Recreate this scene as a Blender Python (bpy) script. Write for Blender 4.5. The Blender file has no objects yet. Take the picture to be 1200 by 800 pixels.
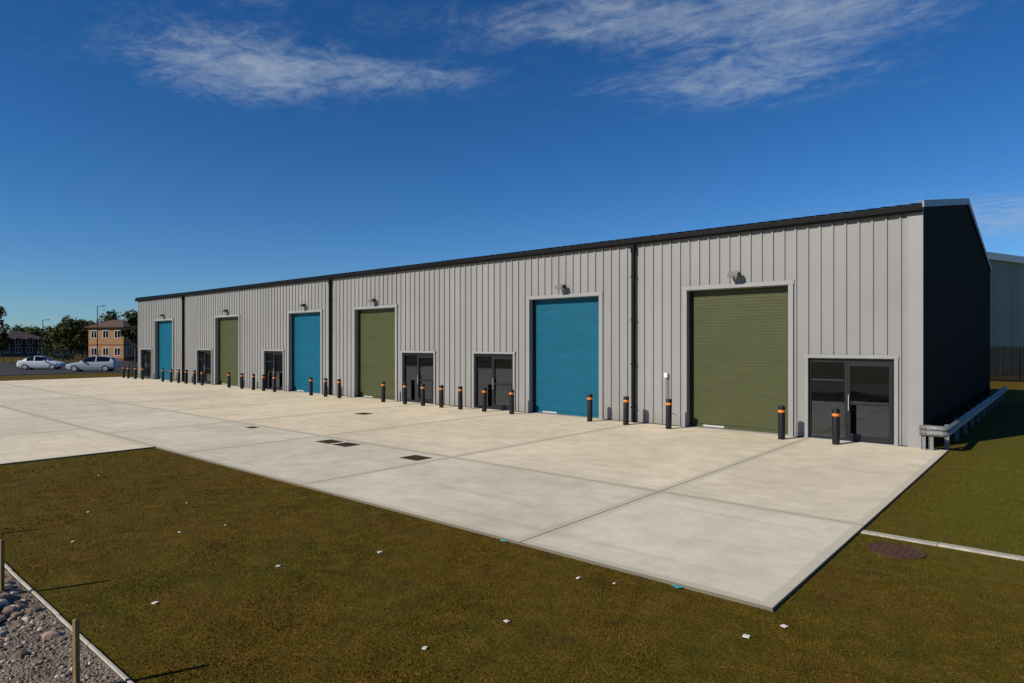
import bpy, math, random
import numpy as np
from mathutils import Vector
random.seed(7); np.random.seed(7)
D=bpy.data; S=bpy.context.scene
COL=S.collection

# ------------------------------------------------------------ materials
def newmat(name):
    m=D.materials.new(name); m.use_nodes=True
    nt=m.node_tree; b=nt.nodes['Principled BSDF']
    return m,nt,b
def N(nt,t,**k):
    n=nt.nodes.new(t)
    for a,v in k.items(): setattr(n,a,v)
    return n
def mixc(nt,fac,a,b,blend='MIX'):
    n=N(nt,'ShaderNodeMix',data_type='RGBA',blend_type=blend)
    for s,v in ((n.inputs[0],fac),(n.inputs[6],a),(n.inputs[7],b)):
        if hasattr(v,'is_linked'): nt.links.new(v,s)
        elif isinstance(v,(int,float)): s.default_value=v
        else: s.default_value=(*v[:3],1)
    return n.outputs[2]
def math_(nt,op,a,b=None,c=None,clamp=False):
    n=N(nt,'ShaderNodeMath',operation=op); n.use_clamp=clamp
    for i,v in enumerate((a,b,c)):
        if v is None: continue
        if hasattr(v,'is_linked'): nt.links.new(v,n.inputs[i])
        else: n.inputs[i].default_value=v
    return n.outputs[0]
def noise(nt,vec,scale,detail=4,rough=.55,dist=0):
    n=N(nt,'ShaderNodeTexNoise'); n.inputs['Scale'].default_value=scale
    n.inputs['Detail'].default_value=detail; n.inputs['Roughness'].default_value=rough
    n.inputs['Distortion'].default_value=dist
    if vec is not None: nt.links.new(vec,n.inputs['Vector'])
    return n.outputs['Fac']
def ramp(nt,fac,stops):
    n=N(nt,'ShaderNodeValToRGB'); nt.links.new(fac,n.inputs[0])
    e=n.color_ramp.elements
    while len(e)<len(stops): e.new(.5)
    for el,(p,c) in zip(e,stops):
        el.position=p; el.color=(*c,1) if len(c)==3 else c
    return n.outputs[0]
def maprange(nt,v,a,b,c=0,d=1,smooth=True):
    n=N(nt,'ShaderNodeMapRange'); n.interpolation_type='SMOOTHSTEP' if smooth else 'LINEAR'
    nt.links.new(v,n.inputs[0])
    for i,x in enumerate((a,b,c,d)): n.inputs[i+1].default_value=x
    return n.outputs[0]
def bump(nt,b,h,strength=.3,dist=.01):
    n=N(nt,'ShaderNodeBump'); n.inputs['Strength'].default_value=strength
    n.inputs['Distance'].default_value=dist
    nt.links.new(h,n.inputs['Height']); nt.links.new(n.outputs[0],b.inputs['Normal'])
def objco(nt,scale=(1,1,1)):
    t=N(nt,'ShaderNodeTexCoord'); m=N(nt,'ShaderNodeMapping')
    m.inputs['Scale'].default_value=scale
    nt.links.new(t.outputs['Object'],m.inputs[0]); return m.outputs[0]
def simple(name,col,rough=.5,metal=0,var=.12,scale=6,stretch=(1,1,1),bmp=0,spec=.5):
    m,nt,b=newmat(name)
    co=objco(nt,stretch)
    f=noise(nt,co,scale,4,.6)
    c1=[max(0,x*(1-var)) for x in col]; c2=[x*(1+var) for x in col]
    nt.links.new(ramp(nt,f,[(.3,c1),(.7,c2)]),b.inputs['Base Color'])
    b.inputs['Roughness'].default_value=rough; b.inputs['Metallic'].default_value=metal
    b.inputs['Specular IOR Level'].default_value=spec
    if bmp: bump(nt,b,noise(nt,co,scale*8,3),bmp,.01)
    return m

def cladding(name,col,rough,var=.1,spec=.35,panel=.05):
    m,nt,b=newmat(name)
    co=objco(nt,(1,1,.12)); co2=objco(nt)
    f=noise(nt,co,2.3,4,.65); g=noise(nt,co2,.35,3)
    c=ramp(nt,f,[(.3,[x*(1-var) for x in col]),(.7,[x*(1+var*.7) for x in col])])
    c=mixc(nt,.5,c,ramp(nt,g,[(.35,[x*.9 for x in col]),(.65,[x*1.08 for x in col])]))
    sx=N(nt,'ShaderNodeSeparateXYZ'); nt.links.new(co2,sx.inputs[0])
    # tone shift from sheet to sheet (1 m wide sheets)
    wn=N(nt,'ShaderNodeTexWhiteNoise',noise_dimensions='1D')
    nt.links.new(math_(nt,'FLOOR',math_(nt,'ADD',sx.outputs[0],.133)),wn.inputs['W'])
    pv=maprange(nt,wn.outputs['Value'],0,1,1-panel,1+panel,False)
    cmb=N(nt,'ShaderNodeCombineColor')
    for i in range(3): nt.links.new(pv,cmb.inputs[i])
    c=mixc(nt,1,c,cmb.outputs[0],'MULTIPLY')
    dz=maprange(nt,sx.outputs[2],.0,.5,1,0)
    dz=math_(nt,'MULTIPLY',dz,math_(nt,'MULTIPLY',noise(nt,co,5,3),.7))
    c=mixc(nt,dz,c,[x*.62 for x in (col[0],col[1]*.95,col[2]*.85)])
    nt.links.new(c,b.inputs['Base Color'])
    b.inputs['Roughness'].default_value=rough
    b.inputs['Specular IOR Level'].default_value=spec
    bump(nt,b,g,.12,.05)
    return m
M_wall=cladding('grey_cladding',(.240,.234,.224),.5,.06,panel=.03)
M_gable=cladding('dark_gable_cladding',(.022,.0155,.0115),.75,spec=.06)  # gable sheets near black, far darker than the front wall
M_neigh=cladding('neighbour_cladding',(.34,.345,.265),.6,spec=.15)
M_trim=simple('grey_flashing',(.255,.25,.24),.45,0,.06,1.5)
M_verge=simple('pale_flashing',(.25,.25,.25),.5,0,.05,1)
M_fascia=simple('pale_fascia',(.80,.77,.68),.5,0,.05,1)
M_black=simple('black_gutter',(.005,.005,.006),.55,0,.2,3,spec=.1)
M_roof=simple('dark_roof_sheet',(.012,.012,.014),.6,0,.15,.7,spec=.15)
M_frame=simple('anthracite_frame',(.012,.013,.016),.4,0,.1,4,spec=.3)
M_green=simple('green_shutter',(.058,.063,.022),.45,0,.09,1.3,(1,1,3),spec=.25)
M_blue=simple('blue_shutter',(.0,.086,.143),.45,0,.09,1.3,(1,1,3),spec=.25)
M_alu=simple('aluminium',(.5,.5,.5),.4,.3,.1,8)
M_galv=simple('galvanised_steel',(.20,.20,.20),.55,.3,.25,9)
M_white=simple('white_paint',(.72,.72,.70),.5,0,.06,10)
M_dark=simple('interior_wall',(.16,.16,.155),.9,0,.1,2)
M_pit_shade=simple('pit_shade_black',(.01,.01,.01),.9,0,.1,2)
M_ifloor=simple('interior_floor',(.50,.50,.47),.5,0,.12,2)
M_boll=simple('black_bollard',(.009,.009,.010),.45,0,.25,12,spec=.3)
M_band=simple('orange_reflective_band',(.72,.19,.015),.4,0,.1,20)
M_iron=simple('rusty_cast_iron',(.075,.038,.022),.8,0,.35,18,bmp=.5,spec=.2)
M_wood=simple('weathered_timber',(.22,.14,.06),.85,0,.3,9,(4,4,.6),bmp=.4,spec=.2)
M_tile=simple('pale_marker',(.62,.60,.54),.7,0,.08,30)
M_teal=simple('teal_spray_paint',(.03,.30,.36),.7,0,.3,30)
M_kerb=simple('concrete_edging',(.40,.36,.29),.85,0,.25,7,bmp=.4)
M_tyre=simple('tyre_rubber',(.018,.018,.018),.85,0,.1,8)
M_fence=simple('dark_fence_steel',(.004,.004,.004),.7,0,.1,4,spec=.1)
M_bark=simple('bark',(.05,.038,.026),.9,0,.3,6,bmp=.6)
M_red=simple('tail_lamp_red',(.35,.01,.01),.2,0,.05,3)
def glassmat(name,col=(.006,.007,.008),spec=.55):
    m,nt,b=newmat(name)
    co=objco(nt)
    nt.links.new(ramp(nt,noise(nt,co,.8,2),[(.3,[x*.8 for x in col]),(.7,[x*1.3 for x in col])]),b.inputs['Base Color'])
    b.inputs['Roughness'].default_value=.02; b.inputs['Specular IOR Level'].default_value=spec
    return m
M_glass=glassmat('dark_glazing')
def clearglass():
    m=D.materials.new('tinted_clear_glass'); m.use_nodes=True; nt=m.node_tree
    nt.nodes.remove(nt.nodes['Principled BSDF']); out=nt.nodes['Material Output']
    t=N(nt,'ShaderNodeBsdfTransparent'); g=N(nt,'ShaderNodeBsdfGlossy'); g.inputs['Roughness'].default_value=.01
    g.inputs['Color'].default_value=(.78,.88,1,1)
    nz=noise(nt,objco(nt),.7,1)
    nt.links.new(ramp(nt,nz,[(.3,(.66,.74,.78)),(.7,(.70,.78,.82))]),t.inputs[0])
    f=N(nt,'ShaderNodeFresnel'); f.inputs[0].default_value=2.0
    mx=N(nt,'ShaderNodeMixShader'); nt.links.new(f.outputs[0],mx.inputs[0]); nt.links.new(t.outputs[0],mx.inputs[1]); nt.links.new(g.outputs[0],mx.inputs[2])
    nt.links.new(mx.outputs[0],out.inputs[0]); return m
M_clear=clearglass()
def carpaint(n,c):
    m,nt,b=newmat(n)
    nt.links.new(ramp(nt,noise(nt,objco(nt),2),[(.3,[x*.95 for x in c]),(.7,c)]),b.inputs['Base Color'])
    b.inputs['Roughness'].default_value=.25; b.inputs['Coat Weight'].default_value=.6
    return m
M_carw=carpaint('white_car_paint',(.78,.78,.78)); M_cars=carpaint('silver_car_paint',(.45,.47,.50))
def concrete():
    m,nt,b=newmat('brushed_concrete')
    co=objco(nt)
    at=N(nt,'ShaderNodeAttribute',attribute_name='slabcol')
    c=at.outputs['Color']
    big=noise(nt,co,.35,4,.6,.6); mid=noise(nt,co,1.7,6,.68); fine=noise(nt,co,70,2,.7)
    br=noise(nt,objco(nt,(.6,16,1)),3,3,.7)
    c=mixc(nt,1,c,ramp(nt,big,[(.3,(.86,.85,.82)),(.7,(1.06,1.05,1.03))]),'MULTIPLY')
    c=mixc(nt,1,c,ramp(nt,mid,[(.28,(.83,.82,.80)),(.6,(1.02,1.02,1.02))]),'MULTIPLY')
    c=mixc(nt,1,c,ramp(nt,fine,[(.3,(.87,.87,.87)),(.65,(1.05,1.05,1.05))]),'MULTIPLY')
    c=mixc(nt,.6,c,mixc(nt,1,c,ramp(nt,br,[(.35,(.88,.88,.88)),(.6,(1.03,1.03,1.03))]),'MULTIPLY'))
    st=maprange(nt,noise(nt,co,.9,7,.78,1.5),.55,.74)
    c=mixc(nt,math_(nt,'MULTIPLY',st,.38),c,(.40,.32,.21))
    ty=maprange(nt,noise(nt,objco(nt,(.05,2.2,1)),1.6,3,.6,.15),.58,.68)
    c=mixc(nt,math_(nt,'MULTIPLY',ty,.2),c,(.27,.24,.18))
    st2=maprange(nt,noise(nt,co,6,5,.8,.3),.65,.72)
    c=mixc(nt,math_(nt,'MULTIPLY',st2,.28),c,(.2,.17,.12))
    ua=N(nt,'ShaderNodeUVMap',uv_map='near_edge'); ub=N(nt,'ShaderNodeUVMap',uv_map='far_edge')
    sa=N(nt,'ShaderNodeSeparateXYZ'); sb=N(nt,'ShaderNodeSeparateXYZ')
    nt.links.new(ua.outputs[0],sa.inputs[0]); nt.links.new(ub.outputs[0],sb.inputs[0])
    d=math_(nt,'MINIMUM',math_(nt,'MINIMUM',sa.outputs[0],sa.outputs[1]),math_(nt,'MINIMUM',sb.outputs[0],sb.outputs[1]))
    dd=math_(nt,'ADD',d,math_(nt,'MULTIPLY',math_(nt,'SUBTRACT',mid,.5),.06))
    mg=maprange(nt,dd,.11,.16,1,0)
    c=mixc(nt,math_(nt,'MULTIPLY',mg,math_(nt,'ADD',math_(nt,'MULTIPLY',mid,.6),.15)),c,(.42,.38,.29))
    jt=maprange(nt,d,.006,.013,1,0)
    c=mixc(nt,jt,c,(.17,.145,.105))
    nt.links.new(c,b.inputs['Base Color']); b.inputs['Roughness'].default_value=.85
    b.inputs['Specular IOR Level'].default_value=.2
    bump(nt,b,br,.25,.006)
    return m
M_conc=concrete()
def grassmat(name,k=1.0):
    m,nt,b=newmat(name)
    g=N(nt,'ShaderNodeNewGeometry'); co=g.outputs['Position']
    a=noise(nt,co,.5,5,.65,.6); bb=noise(nt,co,3.6,5,.78,.4); cc=noise(nt,co,30,4,.8); dd=noise(nt,co,110,1,.6)
    q=lambda c:[x*k for x in c]
    c=ramp(nt,a,[(.3,q((.062,.058,.004))),(.48,q((.100,.068,.006))),(.62,q((.125,.064,.008))),(.75,q((.085,.070,.006)))])
    c=mixc(nt,.6,c,ramp(nt,bb,[(.30,q((.034,.036,.004))),(.5,q((.090,.064,.006))),(.70,q((.175,.098,.016)))]))
    c=mixc(nt,1,c,ramp(nt,cc,[(.3,(.38,.38,.38)),(.7,(1.65,1.65,1.65))]),'MULTIPLY')
    c=mixc(nt,1,c,ramp(nt,dd,[(.3,(.7,.7,.7)),(.7,(1.3,1.3,1.3))]),'MULTIPLY')
    p=maprange(nt,noise(nt,co,1.1,6,.7,.8),.57,.68)
    c=mixc(nt,math_(nt,'MULTIPLY',p,.6),c,q((.060,.033,.010)))
    # straw and leaf flecks
    fl=maprange(nt,noise(nt,co,17,3,.9,.2),.685,.71)
    c=mixc(nt,math_(nt,'MULTIPLY',fl,.6),c,(.20,.14,.05))
    sx=N(nt,'ShaderNodeSeparateXYZ'); nt.links.new(co,sx.inputs[0])
    e=math_(nt,'MULTIPLY',maprange(nt,sx.outputs[0],.0,1.8),maprange(nt,sx.outputs[1],-13,-7))
    c=mixc(nt,math_(nt,'MULTIPLY',e,.6),c,q((.105,.105,.010)))
    nt.links.new(c,b.inputs['Base Color']); b.inputs['Roughness'].default_value=.95
    b.inputs['Specular IOR Level'].default_value=.08
    bump(nt,b,math_(nt,'ADD',cc,math_(nt,'MULTIPLY',bb,1.2)),.85,.03)
    return m
M_grass=grassmat('mossy_grass'); M_blade=grassmat('grass_blades',1.25)
def asph():
    m,nt,b=newmat('asphalt'); co=objco(nt)
    c=ramp(nt,noise(nt,co,.3,6,.6),[(.3,(.035,.035,.036)),(.7,(.06,.059,.057))])
    nt.links.new(c,b.inputs['Base Color']); b.inputs['Roughness'].default_value=.9
    b.inputs['Specular IOR Level'].default_value=.1
    return m
M_asph=asph()
def gravelmat():
    m,nt,b=newmat('gravel_earth'); g=N(nt,'ShaderNodeNewGeometry'); co=g.outputs['Position']
    v=N(nt,'ShaderNodeTexVoronoi'); v.inputs['Scale'].default_value=45; nt.links.new(co,v.inputs['Vector'])
    c=ramp(nt,v.outputs['Distance'],[(.0,(.30,.235,.17)),(.5,(.09,.068,.05))])
    c=mixc(nt,.6,c,ramp(nt,noise(nt,co,3,6,.75),[(.3,(.07,.052,.038)),(.7,(.40,.33,.25))]))
    nt.links.new(c,b.inputs['Base Color']); b.inputs['Roughness'].default_value=.95
    b.inputs['Specular IOR Level'].default_value=.1
    bump(nt,b,v.outputs['Distance'],.8,.02); return m
M_gravel=gravelmat()
def stonemat():
    m,nt,b=newmat('loose_stone'); g=N(nt,'ShaderNodeNewGeometry')
    c=ramp(nt,g.outputs['Random Per Island'],[(0,(.09,.065,.048)),(.5,(.25,.18,.13)),(.85,(.42,.33,.25)),(1,(.60,.53,.44))])
    nt.links.new(c,b.inputs['Base Color']); b.inputs['Roughness'].default_value=.9; b.inputs['Specular IOR Level'].default_value=.15; return m
M_stone=stonemat()
def brickmat():
    m,nt,b=newmat('buff_brick'); t=N(nt,'ShaderNodeTexCoord')
    mp=N(nt,'ShaderNodeMapping'); mp.inputs['Rotation'].default_value=(math.radians(90),0,0)
    nt.links.new(t.outputs['Object'],mp.inputs[0])
    k=N(nt,'ShaderNodeTexBrick'); k.inputs['Scale'].default_value=4
    k.inputs['Color1'].default_value=(.30,.145,.055,1); k.inputs['Color2'].default_value=(.34,.175,.07,1); k.inputs['Mortar'].default_value=(.25,.17,.10,1)
    nt.links.new(mp.outputs[0],k.inputs['Vector'])
    nt.links.new(k.outputs[0],b.inputs['Base Color']); b.inputs['Roughness'].default_value=.9; return m
M_brick=brickmat()
M_redbrick=simple('red_brick_band',(.17,.06,.028),.9,0,.15,5)
M_darkbrick=simple('dark_brick',(.045,.028,.020),.9,0,.2,5)
M_tileroof=simple('brown_roof_tile',(.085,.045,.028),.85,0,.2,5)
def leafmat(name,c1,c2):
    m,nt,b=newmat(name); g=N(nt,'ShaderNodeNewGeometry')
    f=math_(nt,'ADD',math_(nt,'MULTIPLY',g.outputs['Random Per Island'],.5),math_(nt,'MULTIPLY',noise(nt,g.outputs['Position'],.7,3),.5))
    nt.links.new(ramp(nt,f,[(.2,c1),(.8,c2)]),b.inputs['Base Color']); b.inputs['Roughness'].default_value=.8
    b.inputs['Specular IOR Level'].default_value=.2
    return m
M_leaf=leafmat('dark_leaves',(.016,.024,.005),(.055,.070,.014)); M_leaf2=leafmat('autumn_leaves',(.030,.024,.008),(.09,.065,.018))

# ------------------------------------------------------------ mesh builder
class MB:
    def __init__(s): s.v=[]; s.f=[]
    def add(s,vs,fs):
        o=len(s.v); s.v+=[tuple(p) for p in vs]; s.f+=[tuple(i+o for i in f) for f in fs]; return s
    def box(s,x0,x1,y0,y1,z0,z1,ch=0):
        if x0>x1:x0,x1=x1,x0
        if y0>y1:y0,y1=y1,y0
        if z0>z1:z0,z1=z1,z0
        v=[(x,y,z) for z in (z0,z1) for y in (y0,y1) for x in (x0,x1)]
        return s.add(v,[(0,2,3,1),(4,5,7,6),(0,1,5,4),(2,6,7,3),(0,4,6,2),(1,3,7,5)])
    def cyl(s,p0,p1,r0,r1=None,n=12,caps=True):
        r1=r0 if r1 is None else r1
        p0=Vector(p0);p1=Vector(p1); d=(p1-p0).normalized()
        a=d.orthogonal().normalized(); b=d.cross(a)
        v=[];f=[]
        for p,r in((p0,r0),(p1,r1)):
            for i in range(n):
                t=2*math.pi*i/n; v.append(p+a*math.cos(t)*r+b*math.sin(t)*r)
        for i in range(n): j=(i+1)%n; f.append((i,j,n+j,n+i))
        if caps: f.append(tuple(range(n))[::-1]); f.append(tuple(range(n,2*n)))
        return s.add(v,f)
    def lathe(s,prof,n=20,c=(0,0)):
        v=[];f=[]
        for r,z in prof:
            for i in range(n):
                t=2*math.pi*i/n; v.append((c[0]+r*math.cos(t),c[1]+r*math.sin(t),z))
        for k in range(len(prof)-1):
            for i in range(n):
                j=(i+1)%n; f.append((k*n+i,k*n+j,(k+1)*n+j,(k+1)*n+i))
        f.append(tuple(range((len(prof)-1)*n,len(prof)*n)))
        return s.add(v,f)
    def obj(s,name,mat,parent=None,smooth=False,bevel=0,loc=None):
        me=D.meshes.new(name); me.from_pydata(s.v,[],s.f); me.update()
        me.materials.append(mat)
        o=D.objects.new(name,me); COL.objects.link(o)
        if parent: o.parent=parent
        if loc: o.location=loc
        if smooth:
            me.polygons.foreach_set('use_smooth',[True]*len(me.polygons))
            try: me.set_sharp_from_angle(angle=math.radians(40))
            except Exception: pass
        if bevel:
            bm=o.modifiers.new('bevel','BEVEL'); bm.width=bevel; bm.segments=2; bm.limit_method='ANGLE'
        return o
def empty(name,loc=(0,0,0),rot=0):
    o=D.objects.new(name,None); COL.objects.link(o); o.location=loc; o.rotation_euler=(0,0,rot); o.empty_display_size=.3; return o
def tag(o,label,cat,group=None):
    o['label']=label; o['category']=cat
    if group: o['group']=group
def copy_thing(o,loc=None,rot=None,parent=None):
    n=o.copy(); COL.objects.link(n)
    if parent: n.parent=parent
    if loc is not None: n.location=loc
    if rot is not None: n.rotation_euler=(0,0,rot)
    for c in o.children: copy_thing(c,parent=n)
    return n

# ------------------------------------------------------------ world
SUN_EL=math.radians(32); SUN_AZ=math.radians(20)
w=D.worlds.new('World'); S.world=w; w.use_nodes=True; nt=w.node_tree
bg=nt.nodes['Background']
sky=N(nt,'ShaderNodeTexSky'); sky.sky_type='NISHITA'; sky.sun_disc=False
sky.sun_elevation=SUN_EL; sky.sun_rotation=math.pi+SUN_AZ
sky.air_density=1.0; sky.dust_density=.0; sky.ozone_density=5
hs=N(nt,'ShaderNodeHueSaturation'); hs.inputs['Saturation'].default_value=1.10; hs.inputs['Value'].default_value=1
nt.links.new(sky.outputs[0],hs.inputs['Color'])
tc=N(nt,'ShaderNodeTexCoord'); sp=N(nt,'ShaderNodeSeparateXYZ'); nt.links.new(tc.outputs['Generated'],sp.inputs[0])
tint=mixc(nt,maprange(nt,sp.outputs[2],.0,.42),(.58,.86,1.16),(.32,.72,1.04))
skyc=mixc(nt,1,hs.outputs[0],tint,'MULTIPLY')
z=math_(nt,'MAXIMUM',sp.outputs[2],.02)
px=math_(nt,'DIVIDE',sp.outputs[0],z); py=math_(nt,'DIVIDE',sp.outputs[1],z)
cv=N(nt,'ShaderNodeCombineXYZ'); nt.links.new(px,cv.inputs[0]); nt.links.new(py,cv.inputs[1])
def ell(cx,cy,ang,ra,rb,amp):
    ca,sa=math.cos(ang),math.sin(ang)
    dx=math_(nt,'SUBTRACT',px,cx); dy=math_(nt,'SUBTRACT',py,cy)
    a=math_(nt,'DIVIDE',math_(nt,'ADD',math_(nt,'MULTIPLY',dx,ca),math_(nt,'MULTIPLY',dy,sa)),ra)
    b=math_(nt,'DIVIDE',math_(nt,'SUBTRACT',math_(nt,'MULTIPLY',dy,ca),math_(nt,'MULTIPLY',dx,sa)),rb)
    r=math_(nt,'ADD',math_(nt,'MULTIPLY',a,a),math_(nt,'MULTIPLY',b,b))
    return math_(nt,'MULTIPLY',math_(nt,'EXPONENT',math_(nt,'MULTIPLY',r,-1.0)),amp)
masks=[ell(-2.28,1.12,.95,.42,.34,1.15),ell(-1.0,1.74,.6,.58,.20,1.0),ell(-.92,2.42,.5,.50,.27,1.0),ell(-1.85,1.6,.9,.36,.16,.7),
       ell(-.15,6.5,.3,1.8,1.3,.9),ell(-.5,2.1,.5,.40,.22,.7),ell(-1.75,.95,.9,.2,.08,.4)]
s=masks[0]
for q in masks[1:]: s=math_(nt,'ADD',s,q)
mp=N(nt,'ShaderNodeMapping'); mp.inputs['Rotation'].default_value=(0,0,-.75); mp.inputs['Scale'].default_value=(1.6,2.4,1)
nt.links.new(cv.outputs[0],mp.inputs[0])
n1=noise(nt,mp.outputs[0],2.1,9,.67,1.1); n2=noise(nt,cv.outputs[0],14,6,.75,.6)
nn=math_(nt,'ADD',math_(nt,'MULTIPLY',n1,.65),math_(nt,'MULTIPLY',n2,.35))
cl=math_(nt,'MULTIPLY',maprange(nt,math_(nt,'ADD',nn,math_(nt,'MULTIPLY',s,.24)),.50,.96),math_(nt,'MINIMUM',math_(nt,'MULTIPLY',s,1.5),1.0))
up=maprange(nt,sp.outputs[2],.03,.1)
cl=math_(nt,'MULTIPLY',math_(nt,'MULTIPLY',cl,.70),up)
cc=mixc(nt,cl,skyc,(4.6,5.5,6.6))
nt.links.new(cc,bg.inputs[0]); bg.inputs[1].default_value=.080
sun=D.lights.new('sun','SUN'); sun.energy=5.0; sun.angle=math.radians(.53); sun.color=(1,.935,.82)
so=D.objects.new('sun',sun); COL.objects.link(so)
dv=Vector((math.sin(SUN_AZ)*math.cos(SUN_EL),math.cos(SUN_AZ)*math.cos(SUN_EL),-math.sin(SUN_EL)))
so.rotation_euler=dv.to_track_quat('-Z','Y').to_euler(); so.location=(-10,-30,30)

# ------------------------------------------------------------ camera
cam=D.cameras.new('camera'); co_=D.objects.new('camera',cam); COL.objects.link(co_)
cam.sensor_width=36; cam.lens=36*753/1200; cam.clip_end=5000; cam.clip_start=.1
cam.shift_y=3/1200
co_.location=(2.85,-19.72,2.7); co_.rotation_euler=(math.radians(90),0,math.radians(40.75))
S.camera=co_

# ------------------------------------------------------------ ground sheets
def sheet(name,x0,x1,y0,y1,z,mat,nx=1,ny=1):
    m=MB(); 
    for i in range(nx):
        for j in range(ny):
            a=x0+(x1-x0)*i/nx; b=x0+(x1-x0)*(i+1)/nx; c=y0+(y1-y0)*j/ny; d=y0+(y1-y0)*(j+1)/ny
            m.add([(a,c,z),(b,c,z),(b,d,z),(a,d,z)],[(0,1,2,3)])
    o=m.obj(name,mat); o['kind']='structure'; return o
G0=-.035
sheet('ground',-1500,1500,-1500,1500,G0,M_grass)
sheet('car_park',-118,-67.5,-60,45,G0+.012,M_asph)
sheet('gravel_ground',-14.5,3,-30,-17.83,G0+.008,M_gravel)

slabs=[]
cream=(.745,.645,.475); grey=(.695,.63,.485)
xs=[.58,-2.8,-8.3,-13.8,-19.3,-24.8,-30.3,-35.8,-41.3,-46.8,-52.3,-57]
def jit(c,a=.05):
    k=1+random.uniform(-a,a); t=random.uniform(-.02,.02); return (c[0]*k*(1+t),c[1]*k,c[2]*k*(1-t))
for i in range(len(xs)-1):
    slabs.append((xs[i+1],xs[i],-9,-.002,jit(cream,.04 if i<4 else .07)))
    slabs.append((xs[i+1],xs[i],-13,-9,jit(grey if i<4 else random.choice([grey,cream,grey]),.05)))
xs2=[-15.4,-20.9,-26.4,-31.9,-37.4,-42.9,-48.4,-57]
ys2=[-13,-17.5,-22,-27,-34]
for i in range(len(xs2)-1):
    for j in range(len(ys2)-1):
        slabs.append((xs2[i+1],xs2[i],ys2[j+1],ys2[j],jit(grey if (i+j)%3 else cream,.07)))
mb=MB(); 
uvA=[];uvB=[];cols=[]
for x0,x1,y0,y1,c in slabs:
    g=.003; a,b,cc_,d=x0+g,x1-g,y0+g,y1-g
    mb.add([(a,cc_,0),(b,cc_,0),(b,d,0),(a,d,0),(a,cc_,-.12),(b,cc_,-.12),(b,d,-.12),(a,d,-.12)],
           [(0,1,2,3),(0,4,5,1),(1,5,6,2),(2,6,7,3),(3,7,4,0)])
    top=[(a,cc_),(b,cc_),(b,d),(a,d)]
    idx=[0,1,2,3, 0,0,1,1, 1,1,2,2, 2,2,3,3, 3,3,0,0]
    for k in idx:
        p=top[k]; uvA+= [p[0]-a,p[1]-cc_]; uvB+=[b-p[0],d-p[1]]; cols+=[*c,1]
yard=mb.obj('concrete_pavement',M_conc); yard['kind']='structure'
me=yard.data
la=me.uv_layers.new(name='near_edge'); la.data.foreach_set('uv',uvA)
lb=me.uv_layers.new(name='far_edge'); lb.data.foreach_set('uv',uvB)
ca=me.color_attributes.new('slabcol','FLOAT_COLOR','CORNER'); ca.data.foreach_set('color',cols)

def edging(x0,x1,y0,y1,z0,z1,name='edging_kerb',mat=M_kerb):
    m=MB(); horiz=abs(x1-x0)>abs(y1-y0); L=(x1-x0) if horiz else (y1-y0); n=max(1,int(abs(L)/.92))
    for i in range(n):
        a=i/n;b=(i+1)/n; dz=random.uniform(-.004,.004); sh=random.uniform(-.006,.006)
        if horiz: m.box(x0+L*a+.003,x0+L*b-.003,y0+sh,y1+sh,z0,z1+dz)
        else: m.box(x0+sh,x1+sh,y0+L*a+.003,y0+L*b-.003,z0,z1+dz)
    o=m.obj(name,mat,bevel=.006); o['kind']='structure'; return o
edging(-14.5,2.9,-17.815,-17.785,-.1,-.012)
edging(.6,22,-9.36,-9.22,-.1,-.012,'path_edging')
edging(-67.62,-67.5,-60,45,-.1,.07,'car_park_kerb')

# grass blades (stuff)
def inconc(x,y):
    return ((x<.585)&(x>-57)&(y>-13.0)&(y<0)) | ((x<-15.4)&(x>-57)&(y<-13)) | ((y<-17.775)&(x>-14.6)) | ((x<.25)&(y>0)) | ((y>-9.37)&(y<-9.21)&(x>.6)) | ((x-1.15)**2+(y+9.95)**2<.13)
def scatter():
    n=420000
    cx,cy=2.85,-19.72
    th=np.random.uniform(math.radians(-48),math.radians(44),n)
    r=3.6*np.exp(np.random.rand(n)*math.log(20/3.6))
    vx,vy=-.6527,.7576; rx,ry=.7576,.6527
    x=cx+r*(np.cos(th)*vx+np.sin(th)*rx); y=cy+r*(np.cos(th)*vy+np.sin(th)*ry)
    k=~inconc(x,y); x=x[k];y=y[k];r=r[k]
    pk=np.sin(x*2.3+np.sin(y*1.7)*2)*np.cos(y*2.9+np.sin(x*1.3)*2)
    k=np.random.rand(len(x))<(.65+.35*pk); x=x[k];y=y[k];r=r[k]
    return x,y,r
gx,gy,gr=scatter()
if len(gx)>190000: gx,gy,gr=gx[:190000],gy[:190000],gr[:190000]
n=len(gx)
h=np.random.uniform(.005,.022,n)*(1+.3*np.sin(gx*3+gy*2)); ww=np.random.uniform(.003,.006,n)*np.maximum(1,gr/8)
an=np.random.uniform(0,2*np.pi,n); la_=np.random.uniform(0,.03,n); lan=np.random.uniform(0,2*np.pi,n)
V=np.zeros((n,3,3),dtype=np.float32)
V[:,0,0]=gx-np.cos(an)*ww; V[:,0,1]=gy-np.sin(an)*ww; V[:,0,2]=G0-.002
V[:,1,0]=gx+np.cos(an)*ww; V[:,1,1]=gy+np.sin(an)*ww; V[:,1,2]=G0-.002
V[:,2,0]=gx+np.cos(lan)*la_; V[:,2,1]=gy+np.sin(lan)*la_; V[:,2,2]=G0+h
me=D.meshes.new('grass'); me.vertices.add(3*n); me.vertices.foreach_set('co',V.reshape(-1))
me.loops.add(3*n); me.loops.foreach_set('vertex_index',np.arange(3*n,dtype=np.int32))
me.polygons.add(n); me.polygons.foreach_set('loop_start',np.arange(0,3*n,3,dtype=np.int32))
me.polygons.foreach_set('loop_total',np.full(n,3,dtype=np.int32))
me.update(calc_edges=True); me.materials.append(M_blade)
go=D.objects.new('grass',me); COL.objects.link(go); go['kind']='stuff'

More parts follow.
